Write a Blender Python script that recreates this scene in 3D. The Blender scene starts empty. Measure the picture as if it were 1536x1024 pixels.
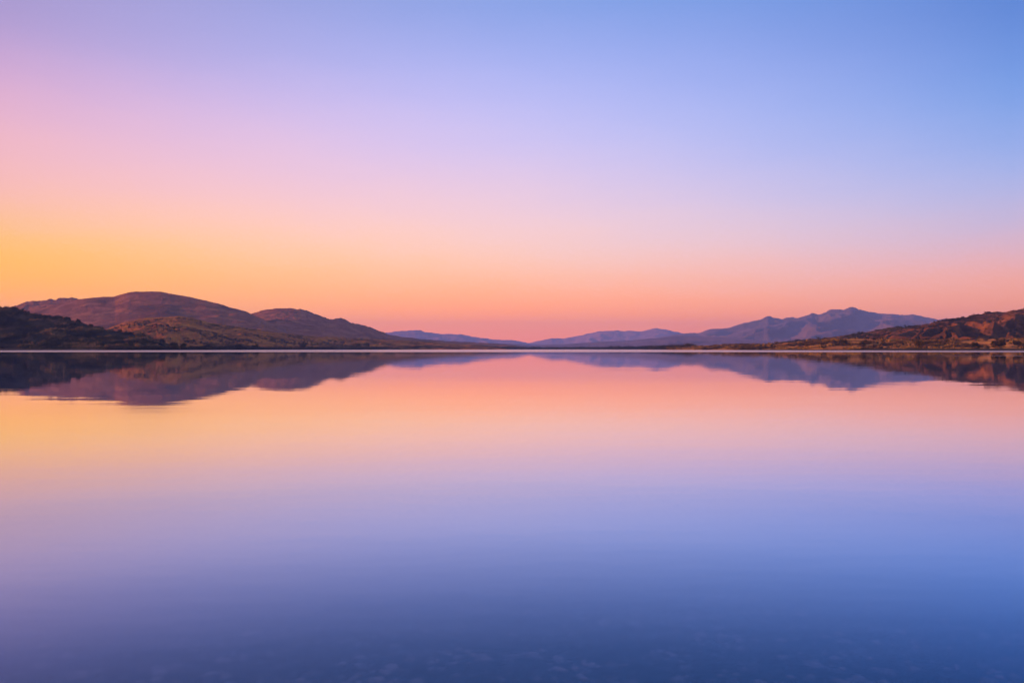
import bpy, math, random
import numpy as np

rng = np.random.default_rng(7)
scene = bpy.context.scene
COL = scene.collection

F = 1195.0          # focal length in photo pixels (28 mm on 36 mm)
HY = 523.5          # horizon row
CAM_H = 1.6

# ------------------------------------------------------------------ helpers
def s2l(c):
    out = []
    for v in c:
        v = v / 255.0
        out.append(v / 12.92 if v <= 0.04045 else ((v + 0.055) / 1.055) ** 2.4)
    return out

def tag(o, label=None, cat=None, group=None, kind=None):
    if label: o['label'] = label
    if cat: o['category'] = cat
    if group: o['group'] = group
    if kind: o['kind'] = kind
    return o

def mesh_obj(name, verts, faces, mat, smooth=True, tint=None, parent=None):
    """faces: (n,3) or (n,4) int array"""
    verts = np.asarray(verts, dtype=np.float32)
    faces = np.asarray(faces, dtype=np.int32)
    me = bpy.data.meshes.new(name)
    n, k = faces.shape
    me.vertices.add(len(verts)); me.vertices.foreach_set('co', verts.ravel())
    me.loops.add(n * k); me.loops.foreach_set('vertex_index', faces.ravel())
    me.polygons.add(n)
    me.polygons.foreach_set('loop_start', np.arange(0, n * k, k, dtype=np.int32))
    me.polygons.foreach_set('loop_total', np.full(n, k, dtype=np.int32))
    me.polygons.foreach_set('use_smooth', np.full(n, smooth, dtype=bool))
    me.update(calc_edges=True)
    if tint is not None:
        at = me.attributes.new('tint', 'FLOAT', 'POINT')
        at.data.foreach_set('value', np.asarray(tint, dtype=np.float32))
    me.materials.append(mat)
    o = bpy.data.objects.new(name, me)
    COL.objects.link(o)
    if parent: o.parent = parent
    return o

_P = np.random.default_rng(11).permutation(512)
_P = np.concatenate([_P, _P])
_G = np.random.default_rng(12).uniform(0, 2 * np.pi, 512)
_GX, _GY = np.cos(_G), np.sin(_G)
def perlin(x, y):
    xi = np.floor(x).astype(int); yi = np.floor(y).astype(int)
    xf = x - xi; yf = y - yi
    u = xf * xf * xf * (xf * (xf * 6 - 15) + 10); v = yf * yf * yf * (yf * (yf * 6 - 15) + 10)
    def g(ix, iy, dx, dy):
        h = _P[(_P[ix & 511] + iy) & 511]
        return _GX[h] * dx + _GY[h] * dy
    a = g(xi, yi, xf, yf); b = g(xi + 1, yi, xf - 1, yf)
    c = g(xi, yi + 1, xf, yf - 1); d = g(xi + 1, yi + 1, xf - 1, yf - 1)
    return ((a + u * (b - a)) * (1 - v) + (c + u * (d - c)) * v) * 1.5
def fbm(x, y, o=4, gain=.5):
    s = 0; a = 1; 
    for i in range(o):
        s = s + a * perlin(x * 2 ** i + 17.3 * i, y * 2 ** i + 5.1 * i); a *= gain
    return s
def ridged(x, y, o=4, gain=.5):
    s = 0; a = 1; w = 1.0
    for i in range(o):
        n = 1 - np.abs(perlin(x * 2 ** i + 31.7 * i, y * 2 ** i + 9.1 * i)) * 1.6
        n = n * n * w; w = np.clip(n * 1.4, 0, 1)
        s = s + a * n; a *= gain
    return s - 0.9

# ------------------------------------------------------------------ materials
class NT:
    def __init__(self, tree):
        self.t = tree; self.n = tree.nodes; self.l = tree.links
    def new(self, typ, **kw):
        nd = self.n.new(typ)
        for k, v in kw.items(): setattr(nd, k, v)
        return nd
    def put(self, sock, v):
        if hasattr(v, 'is_output'): self.l.new(v, sock)
        else: sock.default_value = v
    def math(self, op, a, b=0.0, c=None, clamp=False):
        nd = self.new('ShaderNodeMath', operation=op, use_clamp=clamp)
        self.put(nd.inputs[0], a); self.put(nd.inputs[1], b)
        if c is not None: self.put(nd.inputs[2], c)
        return nd.outputs[0]
    def vm(self, op, a, b=None, scale=None):
        nd = self.new('ShaderNodeVectorMath', operation=op)
        self.put(nd.inputs[0], a)
        if b is not None: self.put(nd.inputs[1], b)
        if scale is not None: self.put(nd.inputs['Scale'], scale)
        return nd.outputs[0]
    def mix(self, f, a, b):
        nd = self.new('ShaderNodeMix', data_type='RGBA')
        self.put(nd.inputs[0], f); self.put(nd.inputs[6], a); self.put(nd.inputs[7], b)
        return nd.outputs[2]
    def noise(self, vec, scale, detail=4, rough=.55, dist=0):
        nd = self.new('ShaderNodeTexNoise')
        self.put(nd.inputs['Vector'], vec); nd.inputs['Scale'].default_value = scale
        nd.inputs['Detail'].default_value = detail; nd.inputs['Roughness'].default_value = rough
        nd.inputs['Distortion'].default_value = dist
        return nd.outputs['Fac']
    def rng(self, v, a, b, c=0.0, d=1.0, interp='SMOOTHSTEP'):
        nd = self.new('ShaderNodeMapRange', interpolation_type=interp)
        self.put(nd.inputs[0], v)
        for i, x in enumerate((a, b, c, d)): self.put(nd.inputs[i + 1], x)
        return nd.outputs[0]

def new_mat(name):
    m = bpy.data.materials.new(name); m.use_nodes = True
    m.node_tree.nodes.clear()
    return m, NT(m.node_tree)

def c4(c): return (c[0], c[1], c[2], 1.0)

def hill_mat(name, base, dark, light, s_big, s_small, dark_lo=.5, dark_hi=.62, bump=0.0, bump_d=1.0):
    m, t = new_mat(name)
    pos = t.new('ShaderNodeNewGeometry').outputs['Position']
    n1 = t.noise(pos, 1.0 / s_big, 5, .6)
    n2 = t.noise(pos, 1.0 / s_small, 5, .65)
    n3 = t.noise(t.vm('ADD', pos, (913., 77., 5.)), 1.0 / (s_big * .35), 4, .6)
    c = t.mix(t.rng(n3, .42, .62), c4(base), c4(light))
    c = t.mix(t.math('MULTIPLY', t.rng(n1, dark_lo - .08, dark_hi + .04), .85), c, c4(dark))
    c = t.mix(t.math('MULTIPLY', t.rng(n2, dark_lo, dark_hi), .75), c, c4(dark))
    b = t.new('ShaderNodeBsdfDiffuse'); b.inputs['Roughness'].default_value = .6
    t.l.new(c, b.inputs[0])
    if bump:
        bp = t.new('ShaderNodeBump'); bp.inputs['Strength'].default_value = bump
        bp.inputs['Distance'].default_value = bump_d
        t.l.new(n2, bp.inputs['Height']); t.l.new(bp.outputs[0], b.inputs['Normal'])
    o = t.new('ShaderNodeOutputMaterial'); t.l.new(b.outputs[0], o.inputs[0])
    return m

def leaf_mat(name, cols):
    m, t = new_mat(name)
    a = t.new('ShaderNodeAttribute', attribute_name='tint')
    r = t.new('ShaderNodeValToRGB')
    el = r.color_ramp.elements
    while len(el) < len(cols): el.new(.5)
    for i, c in enumerate(cols):
        el[i].position = i / (len(cols) - 1); el[i].color = c4(c)
    t.l.new(a.outputs['Fac'], r.inputs[0])
    b = t.new('ShaderNodeBsdfDiffuse'); t.l.new(r.outputs[0], b.inputs[0])
    o = t.new('ShaderNodeOutputMaterial'); t.l.new(b.outputs[0], o.inputs[0])
    return m

# ------------------------------------------------------------------ sky
rows = [0, 50, 100, 150, 200, 250, 300, 340, 380, 420, 460, 495, 523]
cols = {
 0:    [(168,152,206),(186,160,211),(205,167,211),(222,174,210),(237,182,202),(247,186,190),(253,189,172),(254,192,148),(254,192,100),(254,180,48),(252,164,12),(246,154,4),(240,145,4)],
 400:  [(154,161,222),(170,169,229),(189,179,235),(210,187,234),(224,193,230),(239,196,215),(249,198,198),(254,198,182),(254,201,162),(255,194,136),(253,172,104),(249,150,80),(240,140,75)],
 785:  [(139,162,229),(154,169,234),(168,177,239),(187,186,242),(200,192,241),(216,196,236),(232,200,224),(245,205,214),(253,203,192),(253,184,162),(251,160,148),(244,140,135),(232,130,130)],
 1170: [(118,152,226),(132,159,233),(143,168,240),(160,178,243),(178,187,244),(192,193,242),(208,194,233),(227,196,222),(242,194,203),(250,178,170),(246,157,147),(238,140,134),(225,128,128)],
 1516: [(98,134,212),(110,143,219),(120,153,226),(128,161,230),(150,170,232),(165,177,232),(183,180,226),(198,180,214),(217,177,200),(232,166,172),(234,150,144),(224,135,125),(212,124,116)],
}
tt = None
svals, ramps_lin = [], []
for px, cc in cols.items():
    a = (px - 768) / F
    svals.append(math.sin(math.atan(a)))
    tpx = [(HY - r) / F / math.sqrt(1 + a * a) for r in rows]      # tan(elevation)
    tpx = np.array(tpx)[::-1]
    lin = np.array([s2l(c) for c in cc])[::-1]
    grid_t = np.linspace(0, .43, 23)
    ramps_lin.append(np.stack([np.interp(grid_t, tpx, lin[:, k]) for k in range(3)], 1))
svals = np.array(svals); R = np.array(ramps_lin)           # (5, 23, 3)
V = np.vander(svals, 3)
knots = np.array([-.541, 0.0, .531])
W_ = np.array([3., 1., 1.6, 1., 3.])[:, None]
coef = np.linalg.lstsq(V * W_, R.reshape(5, -1) * W_, rcond=None)[0]
K = (np.vander(knots, 3) @ coef).reshape(3, 23, 3)
# the sky is seen through the haze box: what lies beyond must be brighter by what the air takes away
HAZE, H_TOP, H_FAR = 4.2e-5, 860.0, 26000.0
gt_ = np.maximum(np.linspace(0, .43, 23), 1e-4)
Tr = np.exp(-HAZE * np.minimum(H_FAR, H_TOP / gt_) * np.sqrt(1 + gt_ ** 2))[None, :, None]
S_AIR = np.array([.26, .17, .43])
K = (K - S_AIR * (1 - Tr)) / Tr
KS = 3.0
K = np.clip(K / KS, 0.0, 1.0)
# smooth a little vertically
for _ in range(2):
    K[:, 1:-1] = .25 * K[:, :-2] + .5 * K[:, 1:-1] + .25 * K[:, 2:]

world = bpy.data.worlds.new('World'); scene.world = world
world.use_nodes = True
wt = NT(world.node_tree); wt.n.clear()
tc = wt.new('ShaderNodeTexCoord').outputs['Generated']
d = wt.vm('NORMALIZE', tc)
sep = wt.new('ShaderNodeSeparateXYZ'); wt.l.new(d, sep.inputs[0])
X, Y, Z = sep.outputs
hor = wt.math('SQRT', wt.math('ADD', wt.math('MULTIPLY', X, X), wt.math('ADD', wt.math('MULTIPLY', Y, Y), 1e-6)))
s = wt.math('DIVIDE', X, hor)
tanel = wt.math('DIVIDE', Z, wt.math('ADD', hor, 0.001))
ns = wt.new('ShaderNodeTexNoise'); wt.l.new(wt.vm('MULTIPLY', d, (1.0, 1.0, 5.0)), ns.inputs['Vector'])
ns.inputs['Scale'].default_value = 2.6; ns.inputs['Detail'].default_value = 5
wob = wt.math('SUBTRACT', ns.outputs['Fac'], .5)
ns2 = wt.new('ShaderNodeTexNoise'); wt.l.new(wt.vm('MULTIPLY', d, (1.0, 1.0, 2.2)), ns2.inputs['Vector'])
ns2.inputs['Scale'].default_value = 16.0; ns2.inputs['Detail'].default_value = 4
wob = wt.math('ADD', wob, wt.math('MULTIPLY', wt.math('SUBTRACT', ns2.outputs['Fac'], .5), .3))
u = wt.math('ADD', wt.math('DIVIDE', tanel, .43), wt.math('MULTIPLY', wob, .07), clamp=True)
def ramp(tab):
    r = wt.new('ShaderNodeValToRGB'); cr = r.color_ramp; cr.interpolation = 'B_SPLINE'
    el = cr.elements
    while len(el) < len(tab): el.new(.5)
    for i, c in enumerate(tab):
        el[i].position = i / (len(tab) - 1); el[i].color = c4(c)
    wt.l.new(u, r.inputs[0]); return r.outputs[0]
rA, rB, rC = [ramp(k) for k in K]
k0, k1, k2 = knots
sc_ = wt.math('MINIMUM', wt.math('MAXIMUM', s, float(k0)), float(k2))
def lag(a, b, den):
    return wt.math('MULTIPLY', wt.math('MULTIPLY', wt.math('SUBTRACT', sc_, float(a)), wt.math('SUBTRACT', sc_, float(b))), 1.0 / den)
wA = lag(k1, k2, (k0 - k1) * (k0 - k2)); wB = lag(k0, k2, (k1 - k0) * (k1 - k2)); wC = lag(k0, k1, (k2 - k0) * (k2 - k1))
col = wt.vm('ADD', wt.vm('ADD', wt.vm('SCALE', rA, scale=wA), wt.vm('SCALE', rB, scale=wB)), wt.vm('SCALE', rC, scale=wC))
# outside the picture: sunset glow far left, deeper blue far right, deep blue overhead
col = wt.vm('SCALE', col, scale=KS)
gl = wt.rng(s, -.541, -1.0)
glowramp = wt.new('ShaderNodeValToRGB'); cr = glowramp.color_ramp; cr.interpolation = 'EASE'
cr.elements[0].position = 0; cr.elements[0].color = (1.0, .42, .06, 1)
cr.elements[1].position = 1; cr.elements[1].color = (.45, .34, .62, 1)
e = cr.elements.new(.35); e.color = (1.0, .52, .22, 1)
e = cr.elements.new(.7); e.color = (.8, .42, .5, 1)
wt.l.new(u, glowramp.inputs[0])
col = wt.mix(gl, col, glowramp.outputs[0])
gr = wt.rng(s, .531, 1.0)
rr = wt.new('ShaderNodeValToRGB'); cr = rr.color_ramp; cr.interpolation = 'EASE'
cr.elements[0].position = 0; cr.elements[0].color = (.42, .20, .26, 1)
cr.elements[1].position = 1; cr.elements[1].color = (.09, .24, .74, 1)
e = cr.elements.new(.4); e.color = (.36, .3, .56, 1)
wt.l.new(u, rr.inputs[0])
col = wt.mix(gr, col, rr.outputs[0])
up = wt.rng(Z, .38, 1.0)
col = wt.mix(up, col, (.09, .21, .70, 1))
bg = wt.new('ShaderNodeBackground'); wt.l.new(col, bg.inputs[0]); bg.inputs[1].default_value = 1.0
sky = wt.new('ShaderNodeTexSky', sky_type='NISHITA')
SUN_EL, SUN_AZ = math.radians(9.0), math.radians(-100.0)     # azimuth from +Y, negative = left
sky.sun_disc = False; sky.sun_elevation = SUN_EL; sky.sun_rotation = SUN_AZ
sky.air_density = 1.0; sky.dust_density = .6; sky.ozone_density = 3.0
bg2 = wt.new('ShaderNodeBackground'); wt.l.new(sky.outputs[0], bg2.inputs[0]); bg2.inputs[1].default_value = .004
add = wt.new('ShaderNodeAddShader'); wt.l.new(bg.outputs[0], add.inputs[0]); wt.l.new(bg2.outputs[0], add.inputs[1])
wo = wt.new('ShaderNodeOutputWorld'); wt.l.new(add.outputs[0], wo.inputs[0])

# ------------------------------------------------------------------ sun
sl = bpy.data.lights.new('sun', 'SUN'); sl.energy = 5.0; sl.angle = math.radians(.5)
sl.color = (1.0, .37, .12)
so = bpy.data.objects.new('sun', sl); COL.objects.link(so)
from mathutils import Vector
sd = Vector((math.sin(SUN_AZ) * math.cos(SUN_EL), math.cos(SUN_AZ) * math.cos(SUN_EL), math.sin(SUN_EL)))
so.rotation_euler = sd.to_track_quat('Z', 'Y').to_euler()

# ------------------------------------------------------------------ ground sheet (lake basin + plain out to the horizon)
az_t = [-180, -130, -100, -88, -75, -60, -45, -36, -32, -28, -23, -18, -8, -3, 4, 8, 12, 16, 21, 26, 30, 36, 45, 60, 75, 88, 100, 130, 180]
rs_t = [6, 7, 14, 60, 260, 620, 1000, 1180, 1200, 1240, 1330, 1650, 2500, 3200, 3800, 3000, 1900, 1260, 1020, 920, 870, 840, 800, 560, 260, 60, 14, 7, 6]
def shore_r(az):
    r = np.interp(az, az_t, rs_t)
    w = np.clip((r - 100) / 500, 0, 1)
    return r * (1 + w * (.03 * perlin(az / 3.1, az * 0 + 3.3) + .012 * perlin(az / .6, az * 0 + 8.3)))
azs = np.unique(np.concatenate([np.linspace(-180, -42, 47), np.linspace(-42, 42, 700), np.linspace(42, 180, 47)]))
nin, nout = 70, 90
fr_in = (np.arange(nin) / nin) ** 2.6
fr_out = (np.arange(nout + 1) / nout) ** 2.4
Rs = shore_r(azs)
rad = np.concatenate([Rs[:, None] * fr_in[None], Rs[:, None] + (25500 - Rs[:, None]) * fr_out[None]], 1)
A_ = np.radians(azs)[:, None]
gx = rad * np.sin(A_); gy = rad * np.cos(A_)
dist = rad - Rs[:, None]
def bed_depth(r):
    return .15 + 5.8 * (1 - np.exp(-.17 * np.maximum(r - 3.2, -.3) / 5.8))
depth = np.minimum(bed_depth(np.hypot(gx * .3, np.where(gy > 0, gy, gy * .3))), np.maximum(-dist, 0) * .06 + .02)
land = .25 + 2.2 * (1 - np.exp(-np.maximum(dist, 0) / 120)) + .5 * fbm(gx / 90, gy / 90, 3) * np.clip(dist / 60, 0, 1)
gz = np.where(dist < 0, -depth, np.maximum(land, .15))
gz[:, nin] = .1
na, nr = gx.shape
vid = np.arange(na * nr).reshape(na, nr)
gf = np.stack([vid[:-1, :-1], vid[:-1, 1:], vid[1:, 1:], vid[1:, :-1]], -1).reshape(-1, 4)

gm, t = new_mat('plain_and_lakebed')
pos = t.new('ShaderNodeNewGeometry').outputs['Position']
zc = t.new('ShaderNodeSeparateXYZ'); t.l.new(pos, zc.inputs[0])
n1 = t.noise(pos, .02, 6, .6); n2 = t.noise(pos, .12, 5, .6)
plain = t.mix(t.rng(n1, .4, .62), (.085, .06, .03, 1), (.16, .095, .045, 1))
plain = t.mix(t.rng(n2, .48, .6), plain, (.03, .032, .02, 1))
vor = t.new('ShaderNodeTexVoronoi'); vor.inputs['Scale'].default_value = 7.0; t.l.new(pos, vor.inputs['Vector'])
bedn = t.noise(pos, 2.2, 5, .6)
bed = t.mix(t.rng(bedn, .45, .65), (.03, .03, .035, 1), (.2, .13, .1, 1))
bed = t.mix(t.rng(vor.outputs['Distance'], 0.2, .6), bed, (.04, .04, .04, 1))
bank = t.mix(t.rng(zc.outputs[2], .15, .7), (.13, .10, .085, 1), plain)
c = t.mix(t.rng(zc.outputs[2], -.1, .05), bed, bank)
b = t.new('ShaderNodeBsdfDiffuse'); t.l.new(c, b.inputs[0])
o = t.new('ShaderNodeOutputMaterial'); t.l.new(b.outputs[0], o.inputs[0])
ground = mesh_obj('ground', np.stack([gx, gy, gz], -1).reshape(-1, 3), gf, gm)
tag(ground, 'brown plain round the lake and its pebbly bed', kind='structure')

# ------------------------------------------------------------------ hills
HILLS = {}; VALLEY = {}; KEEP = []
def hill(name, label, table, Yc, Yf, Yb, mat, ncol, nrow, gul=(.1, .1, .3), rough=.02, prof=1.0, skew=0.0,
         crest_noise=.0, wrp=.6, seed=0, base=1.0, pw=.9):
    """table: crest line as (photo px, photo py) taken to depth Yc(px); a real height field with its own
    front and back slope. Yc / Yf / Yb: number or list of (px, depth)."""
    px = np.linspace(table[0][0], table[-1][0], ncol)
    tp = np.array(table, float)
    py = np.interp(px, tp[:, 0], tp[:, 1])
    ker = np.exp(-np.linspace(-2, 2, 9) ** 2); ker /= ker.sum()
    w = max(1, int(ncol * 3.0 / (px[-1] - px[0])))
    k2 = np.exp(-np.linspace(-2, 2, 2 * w + 1) ** 2); k2 /= k2.sum()
    py = np.convolve(np.pad(py, w, mode='edge'), k2, mode='valid')
    f = lambda v: np.interp(px, [q[0] for q in v], [q[1] for q in v]) if isinstance(v, (list, tuple)) else np.full_like(px, v)
    yc, yf, yb = f(Yc), f(Yf), f(Yb)
    a = (px - 768) / F
    H = CAM_H + (HY - py) / F * yc
    H = np.maximum(H, .5)
    nf = int(nrow * .72); nb = nrow - nf
    tf = np.linspace(0, 1, nf, endpoint=False); tb = np.linspace(0, 1, nb)
    Yg = np.concatenate([yf[:, None] + (yc - yf)[:, None] * tf[None], yc[:, None] + (yb - yc)[:, None] * tb[None]], 1)
    # fan out a little sideways so the hill is not locked to the view rays
    Xg = a[:, None] * Yg * 1.0
    T = np.concatenate([tf, np.ones(nb)])[None] * np.ones((ncol, 1))
    pf = T ** pw * (1 - prof) + prof * (np.sin((T - .5) * np.pi) * .5 + .5)
    back = np.concatenate([np.ones(nf), 1 - (tb ** 1.3)])[None]
    env = np.sin(np.clip(T, 0, 1) * np.pi) ** .7
    env2 = np.concatenate([np.zeros(nf), np.sin(tb * np.pi)])[None]
    g, gs, gl_ = gul
    # spurs and gullies run down the slope (towards the lake), skewed sideways
    wx = Xg - skew * (Yg - yc[:, None])
    warp = fbm(Xg / (gs * 1.6) + seed, Yg / (gs * 1.6), 3) * gs * wrp
    rn = ridged((wx + warp) / gs + seed * 3.1, Yg / (gs * gl_) + seed, 5, .52)
    Hm = H[:, None]
    Hs = Hm.max() * .35 + Hm * .65
    valley = np.clip(1 - (rn + .9) / 1.5, 0, 1)
    z = Hm * pf * back - Hs * g * valley * (env + env2 * .6) * np.clip(Hm / (Hm.max() * .25), 0, 1)
    z = z + Hs * rough * fbm(Xg / (gs * .22) + 5, Yg / (gs * .22), 4, .6) * np.clip(T * 3, 0, 1)
    if crest_noise: z = z + crest_noise * fbm(Xg / (gs * .1), Yg / (gs * .1) + 3, 4, .7) * T
    # no spur may stand above the crest line as the lake sees it
    cap = CAM_H + (Hm - CAM_H) / yc[:, None] * Yg * (.5 + .5 * T) * 1.0 - 1.0 * (T < 1)
    kk = np.maximum(Hs * .03, .3)
    over = np.logaddexp(0, np.clip((z - cap) / kk, -40, 40)) * kk
    z = np.where(T < 1, z - over, z)
    z[:, -1] = -3.0
    z = z + (base * np.clip(T * 6, 0, 1) - base * 0)
    ends = np.minimum(np.arange(ncol), np.arange(ncol)[::-1]) / 6.0
    z = np.where(T == 0, -1.0, z)
    z = np.maximum(z, -3.0)
    verts = np.stack([Xg, Yg, z], -1)
    vid = np.arange(ncol * nrow).reshape(ncol, nrow)
    fs = np.stack([vid[:-1, :-1], vid[1:, :-1], vid[1:, 1:], vid[:-1, 1:]], -1).reshape(-1, 4)
    o = mesh_obj(name, verts.reshape(-1, 3), fs, mat)
    tag(o, label, kind='structure')
    HILLS[label] = (verts, T, px); VALLEY[id(T)] = valley; KEEP.append(T)
    return verts, T, px

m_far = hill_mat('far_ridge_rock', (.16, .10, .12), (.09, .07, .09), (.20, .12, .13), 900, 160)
m_pale = hill_mat('haze_tinted_far_rock', (.34, .17, .20), (.24, .13, .17), (.40, .2, .22), 1500, 300)  # haze paleness of the farthest ridges put into their rock colour
m_mtn = hill_mat('mountain_heath', (.15, .095, .115), (.10, .07, .09), (.22, .13, .13), 900, 140, bump=.5, bump_d=60)
m_big = hill_mat('dry_grass_hill', (.30, .10, .048), (.11, .05, .032), (.46, .165, .065), 260, 28, .53, .66, bump=.6, bump_d=9)
m_fore = hill_mat('lit_foothill', (.40, .12, .026), (.12, .05, .018), (.55, .19, .03), 120, 15, .56, .68, bump=.6, bump_d=4)
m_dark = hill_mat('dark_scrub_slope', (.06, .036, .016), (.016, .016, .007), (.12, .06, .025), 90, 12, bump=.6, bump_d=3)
m_right = hill_mat('right_hill_heath', (.18, .07, .028), (.055, .032, .02), (.25, .10, .034), 110, 16, .50, .6, bump=.6, bump_d=4)
m_rise = hill_mat('orange_shore_grass', (.32, .14, .045), (.06, .04, .02), (.46, .24, .06), 70, 14, .54, .66, bump=.5, bump_d=3)
m_low = hill_mat('wooded_lowland', (.075, .055, .035), (.03, .032, .02), (.13, .08, .045), 160, 25, bump=.5, bump_d=5)

# far ridges
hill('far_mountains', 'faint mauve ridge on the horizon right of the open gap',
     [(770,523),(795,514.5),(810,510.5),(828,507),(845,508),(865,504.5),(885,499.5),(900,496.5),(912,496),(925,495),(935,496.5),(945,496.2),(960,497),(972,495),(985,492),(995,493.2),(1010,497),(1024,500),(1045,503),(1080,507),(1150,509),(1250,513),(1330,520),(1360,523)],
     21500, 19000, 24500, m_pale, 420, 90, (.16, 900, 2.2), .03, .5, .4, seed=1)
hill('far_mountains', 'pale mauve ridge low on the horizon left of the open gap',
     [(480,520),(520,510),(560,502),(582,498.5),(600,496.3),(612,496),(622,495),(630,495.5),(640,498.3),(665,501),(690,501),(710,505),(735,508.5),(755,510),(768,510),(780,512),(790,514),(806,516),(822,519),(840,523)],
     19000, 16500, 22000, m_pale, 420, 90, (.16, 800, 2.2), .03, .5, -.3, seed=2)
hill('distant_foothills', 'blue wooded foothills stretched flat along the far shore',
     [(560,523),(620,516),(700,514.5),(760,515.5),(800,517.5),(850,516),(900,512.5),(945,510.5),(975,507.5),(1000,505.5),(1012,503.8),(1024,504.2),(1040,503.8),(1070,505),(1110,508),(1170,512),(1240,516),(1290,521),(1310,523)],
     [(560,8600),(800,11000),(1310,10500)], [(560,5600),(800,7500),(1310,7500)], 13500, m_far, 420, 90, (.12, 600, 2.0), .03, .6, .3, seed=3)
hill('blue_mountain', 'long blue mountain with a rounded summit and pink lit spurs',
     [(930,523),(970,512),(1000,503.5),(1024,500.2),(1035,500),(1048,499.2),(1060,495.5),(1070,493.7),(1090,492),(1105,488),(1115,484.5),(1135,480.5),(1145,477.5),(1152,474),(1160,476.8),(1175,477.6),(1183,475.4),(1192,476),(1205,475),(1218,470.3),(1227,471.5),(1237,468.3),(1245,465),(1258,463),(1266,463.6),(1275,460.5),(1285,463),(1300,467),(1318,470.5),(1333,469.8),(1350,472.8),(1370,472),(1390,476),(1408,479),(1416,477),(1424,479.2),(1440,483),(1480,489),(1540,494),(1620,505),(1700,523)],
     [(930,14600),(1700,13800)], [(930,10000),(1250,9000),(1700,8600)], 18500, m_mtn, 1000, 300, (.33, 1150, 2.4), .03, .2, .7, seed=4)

# left side hills
hill('grassy_hill', 'bare shoulder ridge behind the left end of the big rounded hill',
     [(-330,470),(-200,462),(-100,458),(0,463),(22,459),(40,453.5),(55,451),(70,450),(85,449),(98,447.5),(107,447),(114,448.5),(122,452),(150,458),(220,475),(300,500)],
     4700, 3900, 5900, m_big, 500, 110, (.2, 260, 2.6), .03, .4, .5, seed=5)
hill('grassy_hill', 'big rounded purple and orange hill with a broad flat summit',
     [(-260,500),(-100,486),(0,472),(50,462),(90,454),(107,451),(128,447.2),(148,445.3),(160,445.3),(172,445),(182,441.5),(192,438.8),(210,437.6),(228,437.2),(243,437.5),(256,439.6),(272,443.2),(290,447),(308,450.6),(325,455),(342,461.3),(355,463.3),(368,467),(382,473.5),(395,480),(412,488.5),(432,496),(455,501),(490,506),(540,513),(560,523)],
     [(-260,4100),(250,4000),(560,3700)], [(-260,2700),(250,2600),(560,2500)], 5400, m_big, 1000, 260, (.22, 560, 2.6), .012, .3, .6, seed=6)
hill('grassy_hill', 'second rounded hill with a bushy top, lower than the big one',
     [(250,500),(330,482),(378,470.3),(390,466.5),(403,464),(415,462.8),(428,463),(440,463.2),(450,464.2),(462,467.3),(480,473),(494,478.6),(503,477.6),(510,477),(518,479),(527,484),(540,486.6),(552,490),(560,492.6),(568,496.8),(580,500.5),(600,505),(640,509.5),(700,513),(760,516.5),(800,523)],
     [(250,4700),(500,4700),(800,5600)], [(250,3300),(500,3100),(800,4400)], 6200, m_big, 800, 200, (.22, 520, 2.6), .012, .3, .6, crest_noise=4, seed=7)
hill('foothill', 'low orange foothill in front of the big rounded hill',
     [(60,523),(110,509),(140,500),(165,492.5),(185,484.5),(205,479.5),(235,476.3),(256,475.3),(272,475),(285,476),(300,480),(320,485),(345,489),(380,494),(420,500),(470,504.5),(540,508),(600,510.5),(660,514),(720,518),(760,523)],
     [(60,2200),(400,2450),(760,3700)], [(60,1600),(250,1550),(400,1900),(760,2900)], [(60,3000),(760,4800)], m_fore, 900, 200, (.13, 170, 2.0), .03, .35, .4, seed=8)
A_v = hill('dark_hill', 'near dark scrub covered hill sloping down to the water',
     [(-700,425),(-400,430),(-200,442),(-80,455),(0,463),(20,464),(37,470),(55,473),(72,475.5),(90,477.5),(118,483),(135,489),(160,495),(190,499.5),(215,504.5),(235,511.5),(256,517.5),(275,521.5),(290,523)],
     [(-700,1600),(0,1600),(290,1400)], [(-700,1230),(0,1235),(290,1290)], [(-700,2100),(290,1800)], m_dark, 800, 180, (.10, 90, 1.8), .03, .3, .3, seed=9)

# right side hills
hill('right_hill', 'back shoulder of the right hill under dark scrub',
     [(1120,523),(1160,516),(1200,511.5),(1230,508.5),(1256,505.5),(1280,501.5),(1300,498),(1325,494),(1340,491.5),(1352,490.5),(1366,490),(1380,489.5),(1400,487),(1430,484),(1480,480),(1560,476),(1800,470)],
     [(1120,2300),(1800,2500)], [(1120,1900),(1800,1900)], [(1120,2900),(1800,3200)], m_right, 700, 140, (.25, 130, 3.5), .03, .4, .5, wrp=.3, seed=10)
S_v = hill('right_hill', 'rust coloured right hill cut by dark gullies',
     [(1210,523),(1260,514),(1300,506),(1340,497.5),(1370,491),(1385,487.5),(1400,483.5),(1415,479.8),(1428,478.3),(1440,477.2),(1452,474.5),(1465,471.6),(1478,468.8),(1492,468),(1506,468.8),(1516,467),(1526,465.2),(1540,463.5),(1570,459),(1620,452),(1700,445),(1900,432),(2200,425)],
     [(1210,1500),(1500,1900),(2200,1900)], [(1210,1080),(1500,980),(2200,900)], [(1210,2100),(2200,2700)], m_right, 1000, 260, (.34, 120, 4.5), .02, .2, .55, wrp=.3, seed=14)
hill('lakeside_rise', 'low orange rise of scrubland along the right shore',
     [(1000,523),(1040,520),(1080,517.8),(1110,517),(1150,517.5),(1190,514.5),(1225,511.5),(1260,509.5),(1300,509),(1340,511),(1400,511),(1460,510),(1536,508),(1700,504),(1900,500)],
     [(1000,1850),(1130,1500),(1250,1200),(1900,1100)], [(1000,1600),(1130,1180),(1250,960),(1900,850)], [(1000,2300),(1250,1700),(1900,1500)], m_rise, 800, 90, (.12, 90, 2.0), .05, .4, .3, seed=12)

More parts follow.
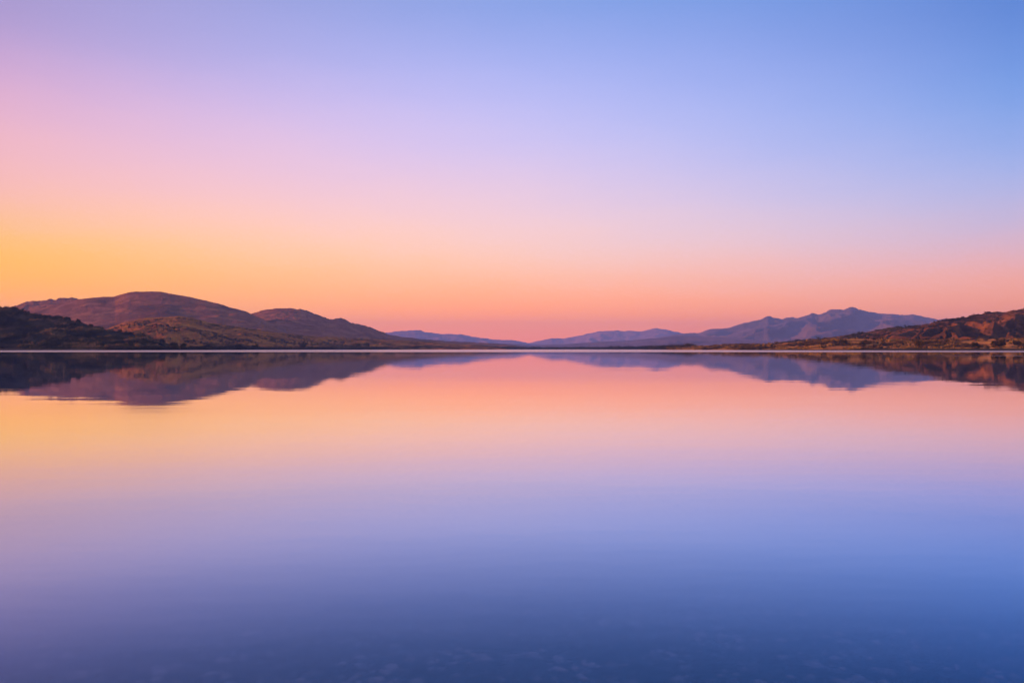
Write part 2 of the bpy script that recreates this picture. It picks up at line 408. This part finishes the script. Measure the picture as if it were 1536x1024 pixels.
# ------------------------------------------------------------------ vegetation
ico = None
def ico_mesh():
    p = (1 + 5 ** .5) / 2
    v = np.array([(-1,p,0),(1,p,0),(-1,-p,0),(1,-p,0),(0,-1,p),(0,1,p),(0,-1,-p),(0,1,-p),(p,0,-1),(p,0,1),(-p,0,-1),(-p,0,1)], float)
    v /= np.linalg.norm(v[0])
    f = np.array([(0,11,5),(0,5,1),(0,1,7),(0,7,10),(0,10,11),(1,5,9),(5,11,4),(11,10,2),(10,7,6),(7,1,8),(3,9,4),(3,4,2),(3,2,6),(3,6,8),(3,8,9),(4,9,5),(2,4,11),(6,2,10),(8,6,7),(9,8,1)])
    return v, f
IV, IF = ico_mesh()

def bush_proto(n, seed, size=.3, tall=1.0, lobes=4, core=.62):
    r = np.random.default_rng(seed)
    # lobed volume
    lc = r.normal(0, .38, (lobes, 3)); lc[:, 2] = np.abs(lc[:, 2]) * .8 + .35
    lr = r.uniform(.42, .7, lobes)
    V = []; Fc = []; Tn = []
    for i in range(lobes):
        v = IV * lr[i] * core * r.uniform(.8, 1.15, (12, 1)) + lc[i]
        Fc.append(IF + len(V) * 12 if False else IF + sum(len(q) for q in V)); V.append(v)
        Tn.append(np.full(12, r.uniform(-.15, .0)))
    for i in range(n):
        k = r.integers(lobes)
        d = r.normal(size=3); d /= np.linalg.norm(d); d[2] = abs(d[2]) if r.random() < .6 else d[2]
        p = lc[k] + d * lr[k] * r.uniform(.75, 1.12)
        e = r.normal(size=(3, 3)) * size * .55
        Fc.append(np.array([[0, 1, 2]]) + sum(len(q) for q in V)); V.append(p + e)
        Tn.append(np.full(3, r.uniform(-.2, .25)))
    V = np.concatenate(V); V[:, 2] = np.maximum(V[:, 2], -.1) * tall
    return V, np.concatenate(Fc), np.concatenate(Tn)

PROTOS = [bush_proto(34, 50 + i, .32) for i in range(8)]
def scatter(name, label, pts, sizes, mat, tint, tall=(.7, 1.1)):
    Vs, Fs, Ts = [], [], []; off = 0
    for i, (p, s_) in enumerate(zip(pts, sizes)):
        v, f, tn = PROTOS[rng.integers(len(PROTOS))]
        an = rng.uniform(0, 2 * np.pi); ca, sa = math.cos(an), math.sin(an)
        q = v * (s_ * rng.uniform(.85, 1.2), s_ * rng.uniform(.85, 1.2), s_ * rng.uniform(*tall))
        q = np.stack([q[:, 0] * ca - q[:, 1] * sa, q[:, 0] * sa + q[:, 1] * ca, q[:, 2]], 1) + p
        Vs.append(q); Fs.append(f + off); off += len(v)
        Ts.append(np.clip(tn + tint[i], 0, 1))
    o = mesh_obj(name, np.concatenate(Vs), np.concatenate(Fs), mat, smooth=False, tint=np.concatenate(Ts))
    tag(o, label, kind='stuff')
    return o

def sample_hill(H, n, dens, tmin=.02, tmax=1.0, pxr=None):
    """random points on the front of a hill, kept where the density function allows"""
    verts, T, px = H
    nc, nr = T.shape
    out = []
    tries = 0
    while len(out) < n and tries < 60:
        tries += 1
        i = rng.uniform(0, nc - 1.001, n); j = rng.uniform(0, nr * .74, n)
        i0, j0 = i.astype(int), j.astype(int); fi, fj = (i - i0)[:, None], (j - j0)[:, None]
        p = (verts[i0, j0] * (1 - fi) + verts[i0 + 1, j0] * fi) * (1 - fj) + (verts[i0, j0 + 1] * (1 - fi) + verts[i0 + 1, j0 + 1] * fi) * fj
        tt_ = T[i0, j0]; pp = px[i0]
        ok = (tt_ >= tmin) & (tt_ <= tmax)
        if pxr: ok &= (pp > pxr[0]) & (pp < pxr[1])
        ok &= rng.random(n) < dens(p, VALLEY[id(T)][i0, j0], pp)
        out.extend(p[ok])
    return np.array(out[:n])

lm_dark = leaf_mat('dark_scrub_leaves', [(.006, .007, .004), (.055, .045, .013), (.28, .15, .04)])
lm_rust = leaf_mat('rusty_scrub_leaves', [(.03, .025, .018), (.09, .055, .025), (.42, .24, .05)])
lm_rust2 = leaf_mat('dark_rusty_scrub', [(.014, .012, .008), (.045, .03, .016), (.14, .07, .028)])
lm_blue = leaf_mat('woodland_leaves', [(.010, .011, .007), (.032, .027, .012), (.08, .05, .02)])

def clump(scale, lo, hi, seed):
    return lambda p, t_, x_: np.clip((fbm(p[:, 0] / scale + seed, p[:, 1] / scale, 3) - lo) / (hi - lo), 0.03, 1)

# dark hill
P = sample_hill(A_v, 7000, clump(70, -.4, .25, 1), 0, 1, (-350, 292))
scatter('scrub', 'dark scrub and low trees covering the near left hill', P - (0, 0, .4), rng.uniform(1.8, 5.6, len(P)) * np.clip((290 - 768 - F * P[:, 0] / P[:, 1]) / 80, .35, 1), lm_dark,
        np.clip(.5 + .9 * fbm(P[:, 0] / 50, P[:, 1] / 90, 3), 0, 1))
# right hill
P = sample_hill(S_v, 7500, lambda p, v_, x_: np.clip((v_ - .38) / .25, 0, 1) * .9 + .06 * clump(60, 0, .3, 4)(p, v_, x_), 0, 1, (1200, 1800))
scatter('scrub', 'dark scrub in the gullies of the right hill', P - (0, 0, .4), rng.uniform(.9, 2.7, len(P)), lm_rust2,
        np.clip(.4 + .4 * fbm(P[:, 0] / 60, P[:, 1] / 60, 3), 0, 1))
H_ = HILLS['back shoulder of the right hill under dark scrub']
P = sample_hill(H_, 2600, clump(120, -.5, .1, 6), 0, 1, (1120, 1500))
scatter('scrub', 'dark scrub on the back shoulder of the right hill', P - (0, 0, .5), rng.uniform(2.5, 6, len(P)), lm_dark,
        np.clip(.4 + .4 * fbm(P[:, 0] / 60, P[:, 1] / 60, 3), 0, 1))
H_ = HILLS['low orange rise of scrubland along the right shore']
P = sample_hill(H_, 3200, clump(60, -.15, .35, 8), 0, 1, (1000, 1750))
scatter('shore_scrub', 'yellow green and rust bushes along the right shore', P - (0, 0, .3), rng.uniform(1.2, 3.4, len(P)), lm_rust,
        np.clip(.5 + .7 * fbm(P[:, 0] / 45, P[:, 1] / 45, 3), 0, 1))
# foothill
H_ = HILLS['low orange foothill in front of the big rounded hill']
P = sample_hill(H_, 2200, clump(150, .0, .5, 9), 0, .95, (150, 740))
scatter('scrub', 'bushes dotted over the low orange foothill', P - (0, 0, .4), rng.uniform(1.8, 4.5, len(P)), lm_rust,
        np.clip(.5 + .4 * fbm(P[:, 0] / 100, P[:, 1] / 100, 3), 0, 1))
# woodland on the plain between the left shore and the hills
def plain_pts(n, az0, az1, dmin, dmax, dens):
    out = []
    while len(out) < n:
        az = rng.uniform(az0, az1, n); d_ = dmin + (dmax - dmin) * rng.random(n) ** 1.6
        rr_ = shore_r(az) + d_ * (shore_r(az) / 1300)
        p = np.stack([rr_ * np.sin(np.radians(az)), rr_ * np.cos(np.radians(az)), np.full(n, .9) + .8 * np.clip(d_ / 200, 0, 1)], 1)
        ok = rng.random(n) < dens(p, None, None)
        out.extend(p[ok])
    return np.array(out[:n])
P = plain_pts(6000, -27, -3, 14, 620, clump(140, -.35, .1, 12))
scatter('woodland', 'olive and brown woodland on the plain behind the left shore', P - (0, 0, .4), rng.uniform(2.2, 5.2, len(P)) * np.clip(P[:, 1] / 1900, .8, 1.5), lm_blue,
        np.clip(.45 + .7 * fbm(P[:, 0] / 90, P[:, 1] / 90, 3), 0, 1))
P = plain_pts(5000, -8, 13, 20, 2200, clump(200, -.4, .1, 14))
scatter('woodland', 'hazy blue woodland along the far shore in the middle', P - (0, 0, .5), rng.uniform(5, 9.5, len(P)), lm_blue,
        np.clip(.4 + .5 * fbm(P[:, 0] / 120, P[:, 1] / 120, 3), 0, 1))

# ------------------------------------------------------------------ single trees one can tell apart
bark, t = new_mat('tree_bark')
b = t.new('ShaderNodeBsdfDiffuse')
nn = t.noise(t.new('ShaderNodeTexCoord').outputs['Object'], 6, 4)
t.l.new(t.mix(nn, (.03, .022, .016, 1), (.08, .06, .045, 1)), b.inputs[0])
o = t.new('ShaderNodeOutputMaterial'); t.l.new(b.outputs[0], o.inputs[0])

def limb(pts, rad, V, Fc, n=7):
    pts = np.array(pts, float); base = len(V)
    for i, p in enumerate(pts):
        dr = pts[min(i + 1, len(pts) - 1)] - pts[max(i - 1, 0)]; dr /= np.linalg.norm(dr)
        a_ = np.cross(dr, (0, 1, .1)); a_ /= np.linalg.norm(a_); b_ = np.cross(dr, a_)
        for k in range(n):
            an = 2 * np.pi * k / n
            V.append(p + (a_ * math.cos(an) + b_ * math.sin(an)) * rad[i])
    for i in range(len(pts) - 1):
        for k in range(n):
            Fc.append((base + i * n + k, base + i * n + (k + 1) % n, base + (i + 1) * n + (k + 1) % n, base + (i + 1) * n + k))

def tree(label, X_, Y_, Z_, h, w, group, seed, mat):
    r = np.random.default_rng(seed)
    root = bpy.data.objects.new('tree', None); COL.objects.link(root)
    root.location = (X_, Y_, Z_)
    tag(root, label, 'tree', group)
    V, Fc = [], []
    lean = r.uniform(-.06, .06, 2) * h
    top = np.array([lean[0], lean[1], h * .55])
    limb([(0, 0, -.3), (lean[0] * .2, lean[1] * .2, h * .14), (lean[0] * .6, lean[1] * .6, h * .34), top], [h * .045, h * .032, h * .025, h * .014], V, Fc)
    for k in range(5):
        an = r.uniform(0, 6.28); z0 = h * r.uniform(.2, .42)
        e_ = np.array([math.cos(an) * w * .33, math.sin(an) * w * .33, h * r.uniform(.5, .72)])
        limb([(lean[0] * .5, lean[1] * .5, z0), e_ * (.5, .5, .8), e_], [h * .018, h * .012, h * .005], V, Fc)
    mesh_obj('trunk', np.array(V), np.array(Fc), bark, parent=root)
    nl = 9
    lc = np.stack([r.normal(0, .22, nl) * w, r.normal(0, .22, nl) * w, h * r.uniform(.34, .84, nl)], 1)
    lr = r.uniform(.16, .27, nl) * w
    n = 900
    k = r.integers(nl, size=n)
    d_ = r.normal(size=(n, 3)); d_ /= np.linalg.norm(d_, axis=1)[:, None]
    P_ = lc[k] + d_ * (lr[k] * r.uniform(.45, 1.15, n))[:, None] + (lean[0], lean[1], 0)
    E = r.normal(size=(n, 3, 3)) * .055 * w
    verts = (P_[:, None] + E).reshape(-1, 3)
    tn = np.clip(np.repeat(r.uniform(.1, .55, nl)[k] + r.uniform(-.1, .25, n), 3), 0, 1)
    mesh_obj('crown', verts, np.arange(n * 3).reshape(-1, 3), mat, smooth=False, tint=tn, parent=root)
    return root

def hill_z(H, px_, t_):
    verts, T, px = H
    i = int(np.clip(np.searchsorted(px, px_), 0, len(px) - 1))
    j = int(np.argmin(np.abs(T[i] - t_)))
    return verts[i, j]

g1 = 'trees on the skyline of the near dark hill'
for k, (px_, tt_, h, w, lab) in enumerate([
    (6, .97, 8, 9, 'leftmost of the skyline trees at the top of the dark hill'),
    (20, .97, 9, 11, 'broad dark tree topping the dark hill near the left edge'),
    (36, .96, 8, 7, 'upright tree on the dark hill just where the orange ridge appears'),
    (50, .96, 7, 9, 'squat tree on the upper slope of the dark hill'),
    (72, .97, 10, 11, 'widest round tree on the dark hill crest below the bare shoulder ridge'),
    (90, .97, 8, 8, 'small round tree on the dark hill crest right of the widest one'),
    (116, .97, 8, 9, 'bushy tree halfway down the crest of the dark hill'),
    (134, .97, 8, 7, 'narrow tree on the descending crest of the dark hill'),
    (150, .96, 7, 8, 'low tree on the dark hill crest in front of the purple slope'),
    (178, .95, 7, 8, 'tree on the dark hill where its crest meets the orange foothill'),
    (212, .95, 7, 9, 'flat topped tree low on the tail of the dark hill'),
    (243, .94, 8, 11, 'last tall tree at the end of the dark hill by the shore')]):
    p = hill_z(A_v, px_, tt_)
    tree(lab, p[0], p[1], p[2] - .5, h, w, g1, 300 + k, lm_dark)
g2 = 'single dark trees on the plain below the left hills'
for k, (px_, Yd, h, w, lab) in enumerate([
    (262, 1215, 11, 13, 'large black tree at the water edge right of the dark hill'),
    (275, 1225, 9, 10, 'black shore tree beside the larger one right of the dark hill'),
    (310, 1420, 10, 11, 'dark tree on the left shore plain below the orange foothill'),
    (357, 1600, 12, 11, 'dark upright tree on the plain below the long right slope of the big hill'),
    (384, 1650, 12, 13, 'round dark tree on the plain below the saddle between the two hills'),
    (454, 1900, 15, 15, 'tall dark tree on the plain under the second hill'),
    (536, 2150, 17, 18, 'dark round tree near the shore under the tail of the second hill'),
    (552, 2500, 22, 17, 'tallest dark tree rising above the woodland right of the second hill')]):
    tree(lab, (px_ - 768) / F * Yd, Yd, 1.2, h, w, g2, 400 + k, lm_dark)
g3 = 'single trees on the right shore and hill'
for k, (px_, Yd, h, w, lab, z_) in enumerate([
    (1266, 1060, 8, 8, 'dark tree among yellow bushes on the right shore', None),
    (1296, 1040, 6.5, 9, 'wide dark tree among orange bushes left of the grass clearing', None),
    (1380, 1000, 8, 12, 'dark spreading tree on the shore below the gullied right hill', None),
    (1465, 960, 7.5, 11, 'black tree clump on the shore near the right edge', None),
    (1500, 970, 9, 13, 'largest black tree on the shore near the right edge', None),
    (1527, 965, 8, 10, 'rightmost dark tree on the right shore', None)]):
    H_ = HILLS['low orange rise of scrubland along the right shore']
    v, T, px = H_
    i = int(np.searchsorted(px, px_)); j = int(np.argmin(np.abs(v[i, :, 1] - Yd)))
    tree(lab, v[i, j, 0], v[i, j, 1], max(v[i, j, 2], .3) - .3, h, w, g3, 500 + k, lm_dark)

# ------------------------------------------------------------------ pebbles on the bed near the camera
n = 22000
px_ = rng.uniform(-9, 9, n); py_ = 1.4 + np.abs(rng.normal(0, 3.6, n))
r_ = np.hypot(px_, py_)
dz = -bed_depth(np.hypot(px_ * .3, py_))
sz = np.clip(rng.lognormal(-3.75, .5, n), .012, .06)
warm = np.clip(fbm(px_ * 1.7 + 4, py_ * 2.4, 3) * 1.6 + .3, 0, 1)
Vs = []; Fs = []; Ts = []
for i in range(n):
    v = IV * rng.uniform(.8, 1.15, (12, 1)) * (sz[i] * rng.uniform(.8, 1.4), sz[i], sz[i] * .45)
    an = rng.uniform(0, 6.28); ca, sa = math.cos(an), math.sin(an)
    v = np.stack([v[:, 0] * ca - v[:, 1] * sa, v[:, 0] * sa + v[:, 1] * ca, v[:, 2]], 1) + (px_[i], py_[i], dz[i] + sz[i] * .2)
    Vs.append(v); Fs.append(IF + 12 * i); Ts.append(np.full(12, np.clip(rng.random() ** 2.2 * .8 + 1.3 * warm[i] * rng.random(), 0, 1)))
m_peb = leaf_mat('wet_stones', [(.02, .02, .03), (.20, .15, .14), (.66, .38, .28)])
pb = mesh_obj('pebbles', np.concatenate(Vs), np.concatenate(Fs), m_peb, tint=np.concatenate(Ts))
tag(pb, 'brown and grey pebbles under the shallow water in front', kind='stuff')

# ------------------------------------------------------------------ water
wm, t = new_mat('lake_water')
pos = t.new('ShaderNodeNewGeometry').outputs['Position']
sp = t.new('ShaderNodeSeparateXYZ'); t.l.new(pos, sp.inputs[0])
x_, y_ = sp.outputs[0], sp.outputs[1]
# ripples: long swell-like undulation, tiny slopes
pv = t.vm('MULTIPLY', pos, (.35, 1.0, 1.0))
w1 = t.noise(pv, .9, 3, .55)
w2 = t.noise(t.vm('ADD', pv, (31., 7., 0.)), .12, 3, .5)
w3 = t.noise(t.vm('MULTIPLY', pos, (.6, 1.0, 1.0)), 4.5, 2, .5)
hgt = t.math('ADD', t.math('MULTIPLY', w1, .0019), t.math('ADD', t.math('MULTIPLY', w2, .010), t.math('MULTIPLY', w3, .0003)))
bp = t.new('ShaderNodeBump'); bp.inputs['Strength'].default_value = 1.0; bp.inputs['Distance'].default_value = 1.0
t.l.new(hgt, bp.inputs['Height'])
# breeze-ruffled belt far out, and a thin broken cat's-paw nearer
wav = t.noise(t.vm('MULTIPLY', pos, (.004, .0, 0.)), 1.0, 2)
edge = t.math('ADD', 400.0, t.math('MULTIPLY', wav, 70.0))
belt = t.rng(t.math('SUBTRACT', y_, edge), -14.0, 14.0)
st = t.noise(t.vm('MULTIPLY', pos, (.006, .06, 0.)), 1.0, 3)
paw = t.math('MULTIPLY', t.rng(t.math('ABSOLUTE', t.math('SUBTRACT', y_, t.math('ADD', 190.0, t.math('MULTIPLY', wav, 12.)))), 16.0, 4.0), t.rng(st, .42, .6))
ruf = t.math('MAXIMUM', belt, t.math('MULTIPLY', paw, .9))
near = t.rng(t.math('DIVIDE', 1.0, t.math('MAXIMUM', y_, 1.0)), .042, .13, 0.0, 1.0, 'LINEAR')
rough = t.math('ADD', .012, t.math('ADD', t.math('MULTIPLY', ruf, .10), t.math('SQRT', t.math('MULTIPLY', near, .026))))
gl1 = t.new('ShaderNodeBsdfGlossy'); t.put(gl1.inputs['Roughness'], rough); t.l.new(bp.outputs[0], gl1.inputs['Normal'])
gl1.inputs['Color'].default_value = (1, 1, 1, 1)
fr = t.new('ShaderNodeFresnel'); fr.inputs['IOR'].default_value = 1.333; t.l.new(bp.outputs[0], fr.inputs['Normal'])
def angular(stops):
    # reflectance by angle, read off the Fresnel value: pale and full at grazing angles, blue and weak looking down
    r = t.new('ShaderNodeValToRGB'); cr = r.color_ramp; cr.interpolation = 'CARDINAL'
    while len(cr.elements) < len(stops): cr.elements.new(.5)
    for e_, (p_, c_) in zip(cr.elements, stops): e_.position = p_; e_.color = c4(c_)
    t.l.new(fr.outputs[0], r.inputs[0]); return r.outputs[0]
fac = angular([(0, (.03,) * 3), (.135, (.22,) * 3), (.24, (.66,) * 3), (.36, (.85,) * 3), (.45, (.87,) * 3), (.6, (.93,) * 3), (1, (1.,) * 3)])
tnt = angular([(0, (.50, .66, .95)), (.135, (.56, .71, 1)), (.24, (.59, .76, 1)), (.36, (.69, .79, 1)), (.42, (.82, .84, 1)), (.49, (.95, .92, .98)), (.57, (1, 1, 1)), (1, (1, 1, 1))])
t.l.new(tnt, gl1.inputs['Color'])
fac = t.math('MULTIPLY', fac, t.math('SUBTRACT', 1.0, t.math('MULTIPLY', ruf, .1)))
tr = t.new('ShaderNodeBsdfTransparent')
mx = t.new('ShaderNodeMixShader'); t.l.new(fac, mx.inputs[0]); t.l.new(tr.outputs[0], mx.inputs[1]); t.l.new(gl1.outputs[0], mx.inputs[2])
belt_glow = t.new('ShaderNodeBsdfDiffuse'); belt_glow.inputs[0].default_value = (1.0, .74, .52, 1)     # warm sky glow on the ruffled belt, painted as diffuse colour
m2 = t.new('ShaderNodeMixShader'); t.put(m2.inputs[0], t.math('MULTIPLY', belt, .5)); t.l.new(mx.outputs[0], m2.inputs[1]); t.l.new(belt_glow.outputs[0], m2.inputs[2])
o = t.new('ShaderNodeOutputMaterial'); t.l.new(m2.outputs[0], o.inputs[0])
ab = t.new('ShaderNodeVolumeAbsorption'); ab.inputs['Color'].default_value = (.0, .7, 1.0, 1); ab.inputs['Density'].default_value = .3
vs = t.new('ShaderNodeVolumeScatter'); vs.inputs['Color'].default_value = (.04, .8, 1.0, 1); vs.inputs['Density'].default_value = .5
av = t.new('ShaderNodeAddShader'); t.l.new(ab.outputs[0], av.inputs[0]); t.l.new(vs.outputs[0], av.inputs[1])
t.l.new(av.outputs[0], o.inputs['Volume'])
Lw = 23000
Lx0, Lx1, Ly0, Ly1, Lz0, Lz1 = -Lw, Lw, -Lw * .2, Lw, -7.5, 0.0
def box(x0, x1, y0, y1, z0, z1):
    v = np.array([(x0,y0,z0),(x1,y0,z0),(x1,y1,z0),(x0,y1,z0),(x0,y0,z1),(x1,y0,z1),(x1,y1,z1),(x0,y1,z1)], float)
    f = np.array([(0,3,2,1),(4,5,6,7),(0,1,5,4),(1,2,6,5),(2,3,7,6),(3,0,4,7)])
    return v, f
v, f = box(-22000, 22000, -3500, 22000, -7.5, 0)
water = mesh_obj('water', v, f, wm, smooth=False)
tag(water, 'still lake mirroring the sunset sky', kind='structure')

# ------------------------------------------------------------------ haze
hm, t = new_mat('evening_haze')
pvn = t.new('ShaderNodeVolumePrincipled')
pvn.inputs['Color'].default_value = (.36, .56, 1.0, 1)
pvn.inputs['Density'].default_value = HAZE
pvn.inputs['Anisotropy'].default_value = .0
o = t.new('ShaderNodeOutputMaterial'); t.l.new(pvn.outputs[0], o.inputs['Volume'])
v, f = box(-26000, 26000, -26000, 26000, -9, H_TOP)
hz = mesh_obj('haze', v, f, hm, smooth=False)
tag(hz, 'thin violet evening haze over the lake', kind='stuff')

# ------------------------------------------------------------------ camera
cd = bpy.data.cameras.new('camera'); cam = bpy.data.objects.new('camera', cd); COL.objects.link(cam)
cam.location = (0, 0, CAM_H); cam.rotation_euler = (math.radians(90), 0, 0)
cd.lens = 36.0 * F / 1536.0; cd.sensor_width = 36.0
cd.shift_y = (HY - 512) / 1536.0
cd.clip_start = .1; cd.clip_end = 90000
scene.camera = cam

scene.view_settings.view_transform = 'Standard'
scene.view_settings.look = 'None'
scene.view_settings.exposure = 0; scene.view_settings.gamma = 1
scene.render.engine = 'CYCLES'
cy = scene.cycles
cy.use_denoising = True; cy.denoising_input_passes = 'RGB'
cy.use_adaptive_sampling = False
cy.max_bounces = 10; cy.diffuse_bounces = 2; cy.glossy_bounces = 4; cy.volume_bounces = 7
cy.transparent_max_bounces = 12
cy.caustics_reflective = False; cy.caustics_refractive = False
cy.sample_clamp_indirect = 6
